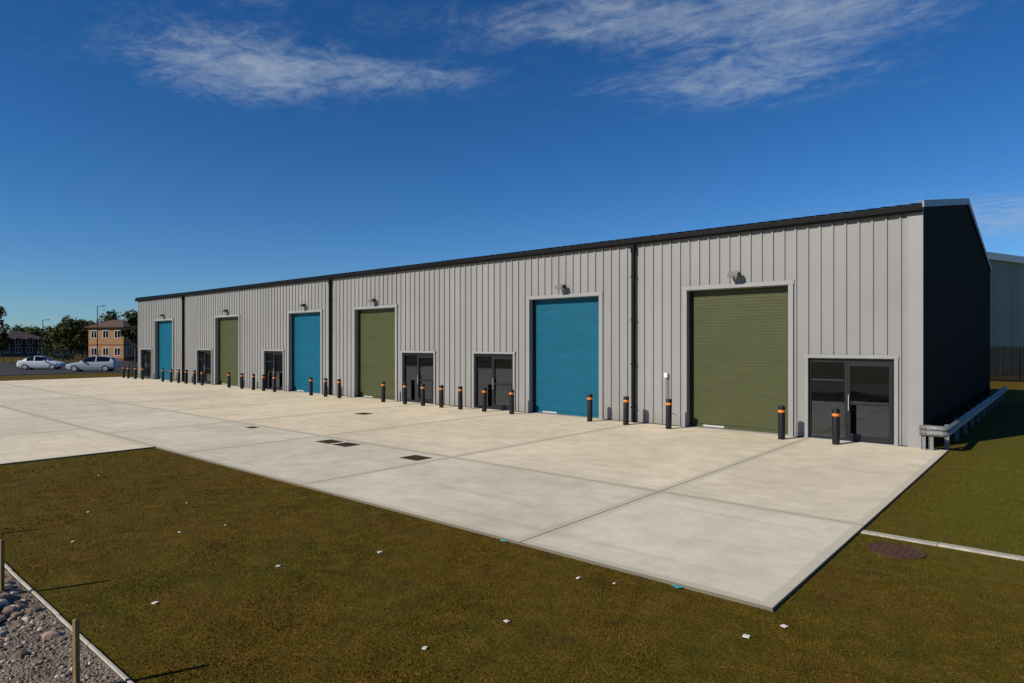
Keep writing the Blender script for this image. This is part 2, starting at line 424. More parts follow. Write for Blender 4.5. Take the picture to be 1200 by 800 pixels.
def stones(name,pts):
    m=MB()
    for (x,y,z0,r) in pts:
        k=7 if r>.03 else 5
        rr=[r*random.uniform(.75,1.15) for _ in range(k)]; a0=random.uniform(0,6)
        v=[(x+rr[i]*.72*math.cos(a0+i*6.283/k),y+rr[i]*.72*math.sin(a0+i*6.283/k),z0+r*.5*random.uniform(.8,1.1)) for i in range(k)]
        v+=[(x+rr[i]*math.cos(a0+i*6.283/k),y+rr[i]*math.sin(a0+i*6.283/k),z0) for i in range(k)]
        v+=[(x,y,z0+r*.72),(x,y,z0-r*.5)]
        f=[(i,(i+1)%k,2*k) for i in range(k)]+[(k+i,k+(i+1)%k,(i+1)%k,i) for i in range(k)]+[(k+(i+1)%k,k+i,2*k+1) for i in range(k)]
        m.add(v,f)
    o=m.obj(name,M_stone); o['kind']='stuff'; return o
pts=[]
for i in range(6500):
    x=random.uniform(-9,-1.2); y=-17.86-abs(random.gauss(0,1.0))
    pts.append((x,y,G0+.010,random.choice([.005,.006,.008,.010,.014,.024])))
for i in range(1100):
    a=random.uniform(0,6.28); rr=abs(random.gauss(0,.5)); x=-5.9+rr*math.cos(a)*1.5; y=-18.42+rr*math.sin(a)*.7
    if y>-17.92: continue
    pts.append((x,y,G0+max(0,.22-.3*rr)*random.uniform(.2,1),random.uniform(.03,.085)))
stones('gravel',pts)

# ------------------------------------------------------------ main building
B=empty('industrial_building')
tag(B,'long grey ribbed metal industrial unit terrace with shutter doors','building')
LEN=-54.3; DEP=20.0; EZ=6.3; RZ=8.06; RY=10.0
doors=[(-6.55,-3.35,M_green),(-13.2,-9.95,M_blue),(-24.75,-21.5,M_green),(-31.1,-27.85,M_blue),(-40.4,-37.15,M_green),(-50.7,-47.4,M_blue)]
DZ=4.42
glz=[(-2.8,-.62),(-16.25,-14.05),(-20.98,-18.77),(-33.94,-31.75),(-43.2,-41.0),(-53.6,-51.4)]
GZ=2.3
openings=[(a,b,DZ) for a,b,_ in doors]+[(a,b,GZ) for a,b in glz]
def profile(s0,s1,pitch=.333,rib=.05,side=.012,dep=.038):
    pts=[(s0,0)]; s=s0+pitch*.5
    while s+rib+2*side<s1:
        pts+= [(s,0),(s+side,dep),(s+side+rib,dep),(s+2*side+rib,0)]; s+=pitch
    pts.append((s1,0)); return pts
def yat(pts,x):
    for (a,ya),(b,yb) in zip(pts,pts[1:]):
        if a<=x<=b: return ya+(yb-ya)*(x-a)/(b-a) if b>a else ya
    return 0
prof=profile(LEN,-.30)
xsx=sorted(set([p[0] for p in prof]+[o[0] for o in openings]+[o[1] for o in openings if o[1]<-.3]))
m=MB()
for a,b in zip(xsx,xsx[1:]):
    if b-a<1e-6: continue
    mid=(a+b)/2; z0=0.02
    for o in openings:
        if o[0]<mid<o[1]: z0=o[2]
    ya,yb=-yat(prof,a),-yat(prof,b)
    m.add([(a,ya,z0),(b,yb,z0),(b,yb,EZ),(a,ya,EZ)],[(0,1,2,3)])
m.obj('wall',M_wall,B)
m=MB(); m.box(-.302,.035,-.045,.0,0.0,EZ); 
m.box(-.322,-.302,-.05,0,0,EZ)
m.obj('corner_flashing',M_trim,B)
def gab(y): return EZ+(RZ-EZ)*(1-abs(y-RY)/RY)-.03
pg=profile(.0,DEP,dep=.012)
pg=sorted(pg+[(RY,yat(pg,RY))])
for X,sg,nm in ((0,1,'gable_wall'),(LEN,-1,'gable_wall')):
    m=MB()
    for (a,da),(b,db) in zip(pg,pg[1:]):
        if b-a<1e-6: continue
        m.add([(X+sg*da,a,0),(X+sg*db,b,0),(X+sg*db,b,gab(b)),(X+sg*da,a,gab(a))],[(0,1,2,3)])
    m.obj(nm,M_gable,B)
m=MB(); m.add([(LEN,DEP,0),(0,DEP,0),(0,DEP,EZ),(LEN,DEP,EZ)],[(0,1,2,3)]); m.obj('rear_wall',M_wall,B)
m=MB(); pr=profile(LEN-.1,.02,.333,.06,.02,.045); sl=(RZ-EZ)/RY
for (a,da),(b,db) in zip(pr,pr[1:]):
    if b-a<1e-6: continue
    zr=RZ+.05; ze=EZ+.05-.15*sl
    m.add([(a,-.15,ze+da),(b,-.15,ze+db),(b,RY,zr+db),(a,RY,zr+da),(b,DEP+.15,ze+db),(a,DEP+.15,ze+da)],[(0,1,2,3),(3,2,4,5)])
    m.add([(a,-.15,ze-.04),(b,-.15,ze-.04),(b,-.15,ze+db),(a,-.15,ze+da)],[(0,1,2,3)])
m.obj('roof',M_roof,B)
m=MB(); gp=[(-.005,.14),(-.012,-.04),(-.15,-.06),(-.19,.0),(-.19,.12),(-.175,.12),(-.17,.02),(-.03,-.0)]
gz=EZ-.12
v=[(x,y,gz+zz) for x in (LEN-.1,.03) for y,zz in gp]; k=len(gp)
m.add(v,[(i,i+1,k+i+1,k+i) for i in range(k-1)]+[tuple(range(k))[::-1],tuple(range(k,2*k))])
xx=LEN
while xx<0:
    m.box(xx-.025,xx+.025,-.197,-.19,gz-.03,gz+.13); xx+=3.02
m.obj('gutter',M_black,B)
for X0,X1 in ((.034,.075),(LEN-.075,LEN-.034)):
    m=MB(); 
    ys=[-.17,RY,DEP+.17]; zb=[EZ-.06,RZ-.09,EZ-.06]; zt=[EZ+.10,RZ+.13,EZ+.10]
    for i in range(2):
        v=[(X,ys[j],zz) for j in (i,i+1) for X,zz in ((X0,zb[j]),(X1,zb[j]),(X1,zt[j]),(X0,zt[j]))]
        m.add(v,[(0,1,2,3),(4,7,6,5),(0,4,5,1),(1,5,6,2),(2,6,7,3),(3,7,4,0)])
        v=[(X,ys[j],zt[j]+.003+q) for j in (i,i+1) for X,q in ((X0-.12,0),(X1,0),(X1,.012),(X0-.12,.012))]
        m.add(v,[(0,1,2,3),(4,7,6,5),(0,4,5,1),(1,5,6,2),(2,6,7,3),(3,7,4,0)])
    m.obj('verge_flashing',M_verge,B)
def downpipe(x):
    m=MB(); m.box(x-.055,x+.055,-.16,-.05,.02,EZ-.19)
    m.box(x-.075,x+.075,-.18,-.045,EZ-.45,EZ-.19)
    for zz in (.5,2.0,3.5,5.0): m.box(x-.085,x+.085,-.165,-.036,zz,zz+.04)
    return m.obj('downpipe',M_black,B)
for x in (-8.5,-26.85,-45.4): downpipe(x)
def shutter(a,b,mat):
    P=empty('roller_door',(0,0,0)); P.parent=B
    y=.26; m=MB(); p=.095; nn_=int((DZ-.11)/p)
    pts=[]
    for i in range(nn_+1):
        z=.11+i*p
        pts+=[(y,z),(y-.005,z+.006),(y-.006,z+p*.5),(y-.005,z+p-.008)]
    pts=[q for q in pts if q[1]<DZ]+[(y,DZ)]
    v=[(x,q[0],q[1]) for q in pts for x in (a+.04,b-.04)]
    m.add(v,[(2*i,2*i+1,2*i+3,2*i+2) for i in range(len(pts)-1)])
    m.obj('shutter_curtain',mat,P)
    m=MB(); m.box(a+.03,b-.03,.225,.28,.025,.108); m.obj('bottom_rail',mat,P)
    for q0,q1 in ((a+.002,a+.075),(b-.075,b-.002)):
        m=MB(); m.box(q0,q1,.16,.2,.0,DZ); m.obj('guide_rail',M_frame,P)
    m=MB()
    m.box(a-.03,a+.002,-.02,.33,0,DZ); m.box(b-.002,b+.03,-.02,.33,0,DZ); m.box(a-.03,b+.03,-.018,.33,DZ,DZ+.035)
    m.box(a-.14,a-.0,-.056,-.022,0.0,DZ+.02); m.box(b,b+.14,-.056,-.022,0,DZ+.02); m.box(a-.16,b+.16,-.064,-.02,DZ+.021,DZ+.15)
    m.obj('door_surround',M_trim,P)
    m=MB(); m.box(a-.02,b+.02,-.045,.3,-.02,.006); m.obj('threshold',M_kerb,P)
    m=MB(); c=a+(b-a)*.25; m.box(c-.35,c+.35,.205,.2245,.04,.095); m.obj('sill_glint_strip',M_alu,P)  # short pale metal strip, shaped as the sun's reflection on the bottom bar
    return P
for a,b,mt in doors: shutter(a,b,mt)
def entrance(a,b,flip=False):
    P=empty('glazed_entrance'); P.parent=B
    y0,y1=.05,.12; f=.06
    m=MB(); xm=a+(b-a)*.45
    H=GZ-.01
    m.box(a+.003,a+f,y0,y1,0.008,H); m.box(b-f,b-.003,y0,y1,.008,H)
    m.box(a+f,b-f,y0,y1,H-f-.03,H); m.box(xm-.035,xm+.035,y0,y1,.008,H-f-.03)
    m.box(a+f,xm-.035,y0,y1,.008,.1); m.box(a+f,xm-.035,y0+.004,y1-.004,1.66,1.71)
    m.obj('frame',M_frame,P,bevel=.004)
    m=MB(); l,r=xm+.038,b-f-.003
    m.box(l,l+.075,y0-.012,y1-.02,.03,H-.1); m.box(r-.075,r,y0-.012,y1-.02,.03,H-.1)
    m.box(l+.075,r-.075,y0-.012,y1-.02,.03,.2); m.box(l+.075,r-.075,y0-.012,y1-.02,H-.19,H-.1); m.box(l+.075,r-.075,y0-.01,y1-.022,1.02,1.11)
    d=m.obj('door',M_frame,P,bevel=.004)
    m=MB(); m.cyl((l+.04,y0-.06,.85),(l+.04,y0-.06,1.3),.012); m.box(l+.03,l+.05,y0-.06,y0-.012,.88,.9); m.box(l+.03,l+.05,y0-.06,y0-.012,1.25,1.27)
    m.obj('handle',M_alu,d)
    for q in ((a+f,xm-.035,.1,1.66),(a+f,xm-.035,1.71,H-.09),(l+.075,r-.075,.2,1.02),(l+.075,r-.075,1.11,H-.19)):
        yy=.085; m=MB(); m.add([(q[0],yy,q[2]),(q[1],yy,q[2]),(q[1],yy,q[3]),(q[0],yy,q[3])],[(0,1,2,3)])
        m.obj('glass',M_clear,P)
    m=MB(); m.box(a-.03,a+.002,-.02,.16,0,GZ); m.box(b-.002,b+.03,-.02,.16,0,GZ); m.box(a-.03,b+.03,-.018,.16,GZ,GZ+.03)
    m.box(a-.09,a,-.056,-.022,0,GZ+.02); m.box(b,b+.09,-.056,-.022,0,GZ+.02); m.box(a-.11,b+.11,-.064,-.02,GZ+.021,GZ+.11)
    m.obj('door_surround',M_trim,P)
    m=MB(); m.box(a-.02,b+.02,-.045,.16,-.02,.006); m.obj('threshold',M_alu,P)
for a,b in glz: entrance(a,b)
# interior seen through the glazing
m=MB(); m.add([(LEN+.05,6,0),(-.05,6,0),(-.05,6,EZ),(LEN+.05,6,EZ)],[(0,1,2,3)])
for x in (-9.0,-17.55,-27.1,-36.1,-45.2): m.box(x-.08,x+.08,.05,5.98,.0,EZ)
for a,b in glz:
    m.box(b+.04,b+.1,.34,3.2,.0,2.6); m.box(a-1.6,b+.1,.34,3.2,2.61,2.68)
m.obj('interior_wall',M_dark,B)
m=MB(); m.add([(LEN+.05,.13,.012),(-.05,.13,.012),(-.05,6,.012),(LEN+.05,6,.012)],[(0,1,2,3)]); m.obj('interior_floor',M_ifloor,B)
def floodlight(x):
    P=empty('floodlight',(x,-.05,4.83)); P.parent=B
    m=MB(); m.box(-.03,.03,-.16,.0,.02,.05); m.box(-.06,.06,-.02,.0,-.04,.1)
    m.box(-.18,-.165,-.24,-.05,-.04,.05); m.box(.165,.18,-.24,-.05,-.04,.05); m.box(-.18,.18,-.07,-.05,.0,.05)
    m.obj('bracket',M_frame,P)
    m=MB(); pts=[(-.12,.10),(-.34,.02),(-.31,-.09),(-.12,-.04)]
    v=[(X,y,z) for X in (-.16,.16) for y,z in pts]; m.add(v,[(3,2,1,0),(4,5,6,7),(0,1,5,4),(1,2,6,5),(2,3,7,6),(3,0,4,7)])
    m.obj('lamp_housing',M_galv,P,bevel=.008)
    m=MB(); m.add([(-.14,-.325,-.093),(.14,-.325,-.093),(.14,-.14,-.055),(-.14,-.14,-.055)],[(0,1,2,3)]); m.obj('lamp_glass',M_glass,P)
    m=MB(); m.lathe([(.03,-.12),(.04,-.1),(.04,-.04),(.02,-.03)],12,(.0,-.06)); m.obj('motion_sensor',M_white,P,smooth=True)
for a,b,_ in doors: floodlight((a+b)/2+.05)
P=empty('meter_box',(-7.27,-.04,0)); P.parent=B
m=MB(); m.box(-.06,.06,-.09,0,1.6,1.75); m.obj('box_cover',M_white,P,bevel=.01)
m=MB(); m.cyl((0,-.05,1.6),(0,-.05,.12),.014,n=10); m.cyl((0,-.05,.12),(.18,-.3,.03),.014,n=10); m.cyl((.04,-.05,1.6),(.04,-.05,.5),.010,n=8); m.cyl((.04,-.05,.5),(.3,-.05,.42),.010,n=8)
m.obj('conduit',M_galv,P,smooth=True)

# ------------------------------------------------------------ bollards
def bollard():
    m=MB(); m.lathe([(.095,-.02),(.095,.93),(.088,.95),(.07,.958),(.0005,.96)],24)
    o=m.obj('bollard',M_boll,smooth=True)
    m=MB(); m.lathe([(.0951,.765),(.0975,.768),(.0975,.835),(.0951,.838)],24); m.f.pop(); m.obj('reflective_band',M_band,o,smooth=True)
    return o
bx=[-1.86,-3.29,-6.8,-8.36,-9.82,-13.45,-14.9,-16.27,-17.45,-18.6,-19.84,-21.4,-24.95,-26.2,-27.5,-31.3,-32.5,-33.75,-35.1,-36.8,-40.6,-41.8,-43.1,-44.3,-45.6,-47.1,-51.0,-52.4,-53.9,-55.0]
b0=bollard(); bl=[b0]; b0.location=(bx[0],-.82,0)
for x in bx[1:]: bl.append(copy_thing(b0,(x,-.82+random.uniform(-.02,.02),0),random.uniform(0,3)))
for o in bl: 
    tag(o,'black steel bollard with orange band on concrete forecourt','bollard','bollards along the building front')
    o.rotation_euler[0]=random.uniform(-.012,.012); o.rotation_euler[1]=random.uniform(-.012,.012)

# ------------------------------------------------------------ guard rail
R=empty('guard_rail',(.5,0,0)); tag(R,'galvanised steel crash barrier wrapping the building corner','crash barrier')
wp=[(.0,.155),(.018,.13),(.075,.105),(.085,.07),(.075,.045),(.02,.012),(.012,0),(.02,-.012),(.075,-.045),(.085,-.07),(.075,-.105),(.018,-.13),(0,-.155)]
wp=[(a*.85,b*.88) for a,b in wp]
path=[(-.50,-.34),(.0,-.34),(.04,-.325),(.07,-.28),(.08,-.22)]+[(.08,y) for y in (2,6,10,14,20.5)]
m=MB(); k=len(wp); v=[]
for i,p in enumerate(path):
    a=Vector(path[max(0,i-1)]); b=Vector(path[min(len(path)-1,i+1)]); t=(b-a).normalized(); nrm=Vector((t.y,-t.x))
    for d,zz in wp: v.append((p[0]+nrm.x*d,p[1]+nrm.y*d,.50+zz))
for i in range(len(path)-1):
    for j in range(k-1): m.f.append((i*k+j,(i+1)*k+j,(i+1)*k+j+1,i*k+j+1))
m.v=v; o=m.obj('rail_beam',M_galv,R,smooth=True)
sd=o.modifiers.new('thickness','SOLIDIFY'); sd.thickness=.006; sd.offset=-1
def gpost(x,y):
    m=MB(); m.box(x-.041,x+.041,y-.004,y+.004,-.1,.62); m.box(x-.05,x-.042,y-.03,y+.03,-.1,.62); m.box(x+.042,x+.05,y-.03,y+.03,-.1,.62)
    m.obj('rail_post',M_galv,R)
gpost(-.25,-.30); gpost(-.42,-.30)
for y in (0.3,2.3,4.3,6.3,8.3,10.3,12.3,14.3,16.3,18.3,20.3): gpost(.015,y)
for x in (-.45,-.36,-.2,-.1):
    for zz in (.562,.438):
        m=MB(); m.cyl((x,-.405,zz),(x,-.428,zz),.015,n=8); m.obj('rail_bolt',M_frame,R)

# ------------------------------------------------------------ covers, markers
def cover(x,y,w_,d_,lab,roundc=False):
    m=MB()
    if roundc:
        m.lathe([(w_/2+.04,G0-.02),(w_/2+.04,-.022),(w_/2,-.018),(w_/2-.015,-.024),(.001,-.022)],32)
        for i in range(-3,4):
            for j in range(-3,4):
                if i*i+j*j<11: m.box(i*.08-.025,i*.08+.025,j*.08-.012,j*.08+.012,-.023,-.016)
        o=m.obj('manhole_cover',M_iron,loc=(x,y,0),smooth=False)
        tag(o,lab,'manhole cover')
    else:
        m.box(-w_/2,-w_/2+.04,-d_/2,d_/2,0.001,.008); m.box(w_/2-.04,w_/2,-d_/2,d_/2,.001,.008); m.box(-w_/2+.04,w_/2-.04,-d_/2,-d_/2+.04,.001,.008); m.box(-w_/2+.04,w_/2-.04,d_/2-.04,d_/2,.001,.008)
        nb=9
        for i in range(nb):
            xx=-w_/2+.05+(w_-.1)*i/nb; m.box(xx,xx+(w_-.1)/nb*.72,-d_/2+.045,d_/2-.045,.001,.006)
        o=m.obj('drain_cover',M_iron,loc=(x,y,0)); tag(o,lab,'drain cover','drain covers in the concrete')
        m=MB(); m.box(-w_/2+.02,w_/2-.02,-d_/2+.02,d_/2-.02,.0005,.003); m.obj('drain_shade_plate',M_pit_shade,o)  # thin near-black plate stands in for the shade below the bars
    return o
for x,y in ((-12.65,-9.5),(-11.85,-9.5),(-8.87,-9.62),(-17.9,-4.5)): cover(x,y,.62,.5,'rusty rectangular iron drain cover set in concrete')
cover(-17.2,-9.4,.4,.3,'small rusty rectangular iron drain cover in concrete')
cover(1.15,-9.95,.6,.6,'round rusty manhole cover sunk in grass',True)
for i,(qx,qy) in enumerate([(-4.49,-15.61),(-4.43,-17.04),(-1.32,-14.96),(.79,-13.29),(-1.51,-15.86),(.59,-13.74),(-1.46,-13.53),(-3.97,-14.46),(-6.9,-15.8),(-7.55,-16.95),(-6.75,-15.2),(-1.05,-13.4),(-9.2,-16.3),(-8.6,-15.0),(-12.4,-15.2)]):
    m=MB(); w_=random.uniform(.024,.031) if i<8 else random.uniform(.013,.020); w2=w_*random.uniform(.7,1)
    m.box(-w_,w_,-w2,w2,-.01,.001); m.v=[(p[0]*random.uniform(.93,1.05),p[1]*random.uniform(.93,1.05),p[2]) for p in m.v]
    o=m.obj('marker_tile',M_tile,bevel=.002,loc=(qx,qy,G0+.016)); o.rotation_euler=(random.uniform(-.05,.05),random.uniform(-.05,.05),random.uniform(0,3))
    tag(o,'small white square marker lying in the grass','marker','white markers scattered in the grass')
for qx,qy in ((-.45,-13.04),(-3.05,-13.05)):
    m=MB(); r0=.035; v=[(r0*random.uniform(.5,1.3)*math.cos(t*.5236)*1.6,r0*random.uniform(.5,1.2)*math.sin(t*.5236),0) for t in range(12)]
    m.add(v+[(a*.9,b*.9,.006) for a,b,c in v],[tuple(range(12,24))]+[(i,(i+1)%12,12+(i+1)%12,12+i) for i in range(12)])
    o=m.obj('paint_mark',M_teal,loc=(qx,qy,G0+.018)); tag(o,'teal spray paint patch on grass at slab edge','paint mark')
for qx,qy,hh in ((-3.03,-18.13,.57),(-5.9,-18.05,.6),(-9.0,-18.0,.6)):
    m=MB(); q=.018; m.box(-q,q,-q,q,-.2,hh-.02); m.add([(-q,-q,hh-.02),(q,-q,hh-.02),(q,q,hh-.02),(-q,q,hh-.02),(.004,-.003,hh-.008)],[(0,1,4),(1,2,4),(2,3,4),(3,0,4)])
    o=m.obj('timber_post',M_wood,loc=(qx,qy,0),bevel=.003); o.rotation_euler=(random.uniform(-.03,.03),random.uniform(-.03,.03),.3)
    tag(o,'short weathered timber stake at gravel edge','post','timber stakes along the gravel edge')

# ------------------------------------------------------------ neighbour building + fence
NB=empty('warehouse',(-2.3,47.9,0),0); NB.rotation_euler=(0,0,math.radians(90-20.1))
tag(NB,'large grey ribbed warehouse with pale eaves behind fence','building')
m=MB(); pn=profile(-12,32,.5,.12,.05,.07)
for (a,da),(b,db) in zip(pn,pn[1:]):
    if b-a<1e-6: continue
    m.add([(a,-da,0),(b,-db,0),(b,-db,9.95),(a,-da,9.95)],[(0,1,2,3)])
m.add([(-12,0,0),(-12,18,0),(-12,18,9.95),(-12,9,11.4),(-12,0,9.95)],[(0,1,2,3,4)])
m.obj('wall',M_neigh,NB)
m=MB(); m.box(-12.3,32.3,-.28,-.08,9.85,10.45); m.obj('eaves_fascia',M_fascia,NB)
m=MB(); m.add([(-12.3,-.1,10.46),(32.3,-.1,10.46),(32.3,9,11.4),(-12.3,9,11.4),(-12.3,18,10.4),(32.3,18,10.4)],[(0,1,2,3),(3,2,5,4)]); m.obj('roof',M_neigh,NB)
F=empty('palisade_fence',(-8,40,0)); tag(F,'dark steel palisade fence on grass','fence')
m=MB()
for i in range(200):
    x=i*.125; m.box(x-.049,x+.049,-.012,.012,G0+.04,2.5); m.add([(x-.049,-.012,2.5),(x+.049,-.012,2.5),(x,-.012,2.63),(x-.049,.012,2.5),(x+.049,.012,2.5),(x,.012,2.63)],[(0,1,2),(5,4,3),(0,2,5,3),(1,4,5,2)])
m.obj('fence_pales',M_fence,F)
m=MB(); m.box(0,24.9,.015,.05,.45,.5); m.box(0,24.9,.015,.05,2.1,2.15)
for i in range(9): m.box(i*2.75+.05,i*2.75+.12,.052,.12,-.1,2.4)
m.obj('fence_rails',M_fence,F)

# ------------------------------------------------------------ trees
def tree(loc,H,R,leaf,n=2600,label='dense green tree with uneven crown',sq=1.0,lowfrac=.2,leafs=.22):
    P=empty('tree',loc); tag(P,label,'tree')
    m=MB(); rng=random.Random(int(abs(loc[0]*7)+abs(loc[1]*13)))
    m.cyl((0,0,-.1),(.1,0,H*.45),H*.028,H*.018,9)
    for i in range(9):
        a=rng.uniform(0,6.28); z0=H*rng.uniform(.25,.45); L=R*rng.uniform(.5,.95)
        p1=(math.cos(a)*L,math.sin(a)*L,z0+H*rng.uniform(.15,.4)); m.cyl((.08,0,z0),p1,H*.011,H*.004,6)
    m.cyl((.1,0,H*.45),(.0,0,H*.85),H*.018,H*.005,7)
    m.obj('trunk',M_bark,P,smooth=True)
    cl=[]
    for i in range(24):
        a=rng.uniform(0,6.28); t=rng.uniform(lowfrac,1)
        rad=R*math.sin(math.pi*min(1,max(.08,(t-lowfrac)/(1.02-lowfrac)))**.75)*rng.uniform(.3,1)
        cl.append((math.cos(a)*rad,math.sin(a)*rad,H*t*.93,R*rng.uniform(.22,.42)))
    m=MB()
    for i in range(n):
        c=rng.choice(cl); d=Vector((rng.gauss(0,1),rng.gauss(0,1),rng.gauss(0,1))); d.normalize()
        p=Vector(c[:3])+d*c[3]*rng.uniform(.55,1.1)
        a=Vector((rng.gauss(0,1),rng.gauss(0,1),rng.gauss(0,1))).normalized(); b=a.orthogonal().normalized(); s=leafs*rng.uniform(.5,1.3)
        m.add([p-a*s-b*s*.4,p+a*s*.2-b*s*.7,p+a*s,p+b*s*.7],[(0,1,2,3)])
    m.obj('crown',leaf,P); return P
def at(px,t):
    u=px-600; return (2.85+t*(-491.5+.7576*u), -19.72+t*(570.5+.6527*u))
def T(px,t,H,R,leaf,**k):
    x,y=at(px,t); return tree((x,y,G0),H,R,leaf,**k)
T(159,.128,7.4,1.9,M_leaf); T(152,.18,9.8,3.4,M_leaf2,label='olive brown tree behind brick building'); T(128,.19,9.8,4.0,M_leaf); T(80,.15,7.4,3.0,M_leaf,lowfrac=.08)
T(66,.16,6.6,3.2,M_leaf,lowfrac=.08); T(97,.18,7.4,3.4,M_leaf2,label='olive brown tree behind brick building',lowfrac=.08); T(-4,.12,8.4,1.9,M_leaf2,label='sparse brown tree at car park edge',n=1100); T(40,.2,6.0,4,M_leaf,lowfrac=.08); T(20,.2,6.2,4,M_leaf,lowfrac=.08)
T(165,.19,9.0,4,M_leaf)
m=MB(); rng=random.Random(3)
for i in range(14000):
    a=math.radians(rng.uniform(20,150)); rr=rng.uniform(215,245); hmax=7.0+1.6*math.sin(a*37)+1.0*math.sin(a*91)
    p=Vector((-20+rr*-math.sin(a)*1.0,rr*math.cos(a)*1.0+10,rng.uniform(0,1)**.8*hmax))
    a_=Vector((rng.gauss(0,1),rng.gauss(0,1),rng.gauss(0,1))).normalized(); b_=a_.orthogonal().normalized(); s_=rng.uniform(.8,1.9)
    m.add([p-a_*s_-b_*s_*.4,p+a_*s_*.2-b_*s_*.7,p+a_*s_,p+b_*s_*.7],[(0,1,2,3)])
o=m.obj('distant_tree_belt',M_leaf); o['kind']='stuff'

# ------------------------------------------------------------ brick building
def faceangle(x,y,extra=0):
    return math.atan2(y+19.72,x-2.85)-math.pi/2+extra
def brick(px,t,W,H,rh,label,dep=9,mat=None,nw=3,roofmat=None,rot=.25):
    mat=mat or M_brick; x,y=at(px,t); P=empty('brick_building',(x,y,G0),faceangle(x,y,rot)); tag(P,label,'building')
    m=MB(); m.box(-W/2,W/2,0,dep,0,H); m.obj('wall',mat,P)
    m=MB()
    for zz in (.0,H/2-.15): m.box(-W/2-.02,W/2+.02,-.02,dep+.02,zz+.01,zz+(.5 if zz==0 else .2))
    m.obj('brick_band',M_redbrick if mat is M_brick else mat,P)
    m=MB(); e=.4; zb=H; in_=min(dep,W)*.45; v=[(-W/2-e,-e,zb),(W/2+e,-e,zb),(W/2+e,dep+e,zb),(-W/2-e,dep+e,zb),(-W/2+in_,dep/2,zb+rh),(W/2-in_,dep/2,zb+rh)]
    m.add(v,[(0,1,5,4),(1,2,5),(2,3,4,5),(3,0,4),(3,2,1,0)]); m.obj('roof',roofmat or M_tileroof,P)
    m=MB(); m.box(-W/2-.43,W/2+.43,-.46,-.4,H-.08,H+.04); m.box(W/2+.4,W/2+.46,-.4,dep+.4,H-.08,H+.04); m.obj('fascia',M_tileroof,P)
    for fl in range(2):
        for i in range(nw):
            cx=-W/2+W*(i+.5)/nw; z0=.95+fl*H/2
            Q=MB(); Q.box(cx-.5,cx+.5,-.035,.0,z0,z0+1.2); wo=Q.obj('window',M_glass,P)
            Q=MB(); 
            for a,b,c,d in ((-.56,-.5,z0-.05,z0+1.25),(.5,.56,z0-.05,z0+1.25),(-.03,.03,z0,z0+1.2)): Q.box(cx+a,cx+b,-.06,-.037 if a==-.03 else 0,c,d)
            Q.box(cx-.5,cx+.5,-.06,0,z0-.06,z0); Q.box(cx-.5,cx+.5,-.06,0,z0+1.2,z0+1.26)
            Q.obj('window_frame',M_white,wo)
        for i in range(2):
            cy=dep*(i+.5)/2; z0=.95+fl*H/2; X=W/2
            Q=MB(); Q.box(X,X+.035,cy-.5,cy+.5,z0,z0+1.2); wo=Q.obj('window',M_glass,P)
            Q=MB(); Q.box(X,X+.06,cy-.56,cy-.5,z0-.05,z0+1.25); Q.box(X,X+.06,cy+.5,cy+.56,z0-.05,z0+1.25); Q.box(X,X+.06,cy-.5,cy+.5,z0-.06,z0); Q.box(X,X+.06,cy-.5,cy+.5,z0+1.2,z0+1.26); Q.box(X+.037,X+.06,cy-.03,cy+.03,z0,z0+1.2)
            Q.obj('window_frame',M_white,wo)
    return P
brick(124,.143,6.6,5.5,1.3,'two storey buff brick office with hipped brown roof',dep=5,rot=-.72,nw=3)
brick(28,.19,8.5,3.7,1.9,'low dark brick building with brown roof',mat=M_darkbrick,nw=4,roofmat=M_darkbrick)

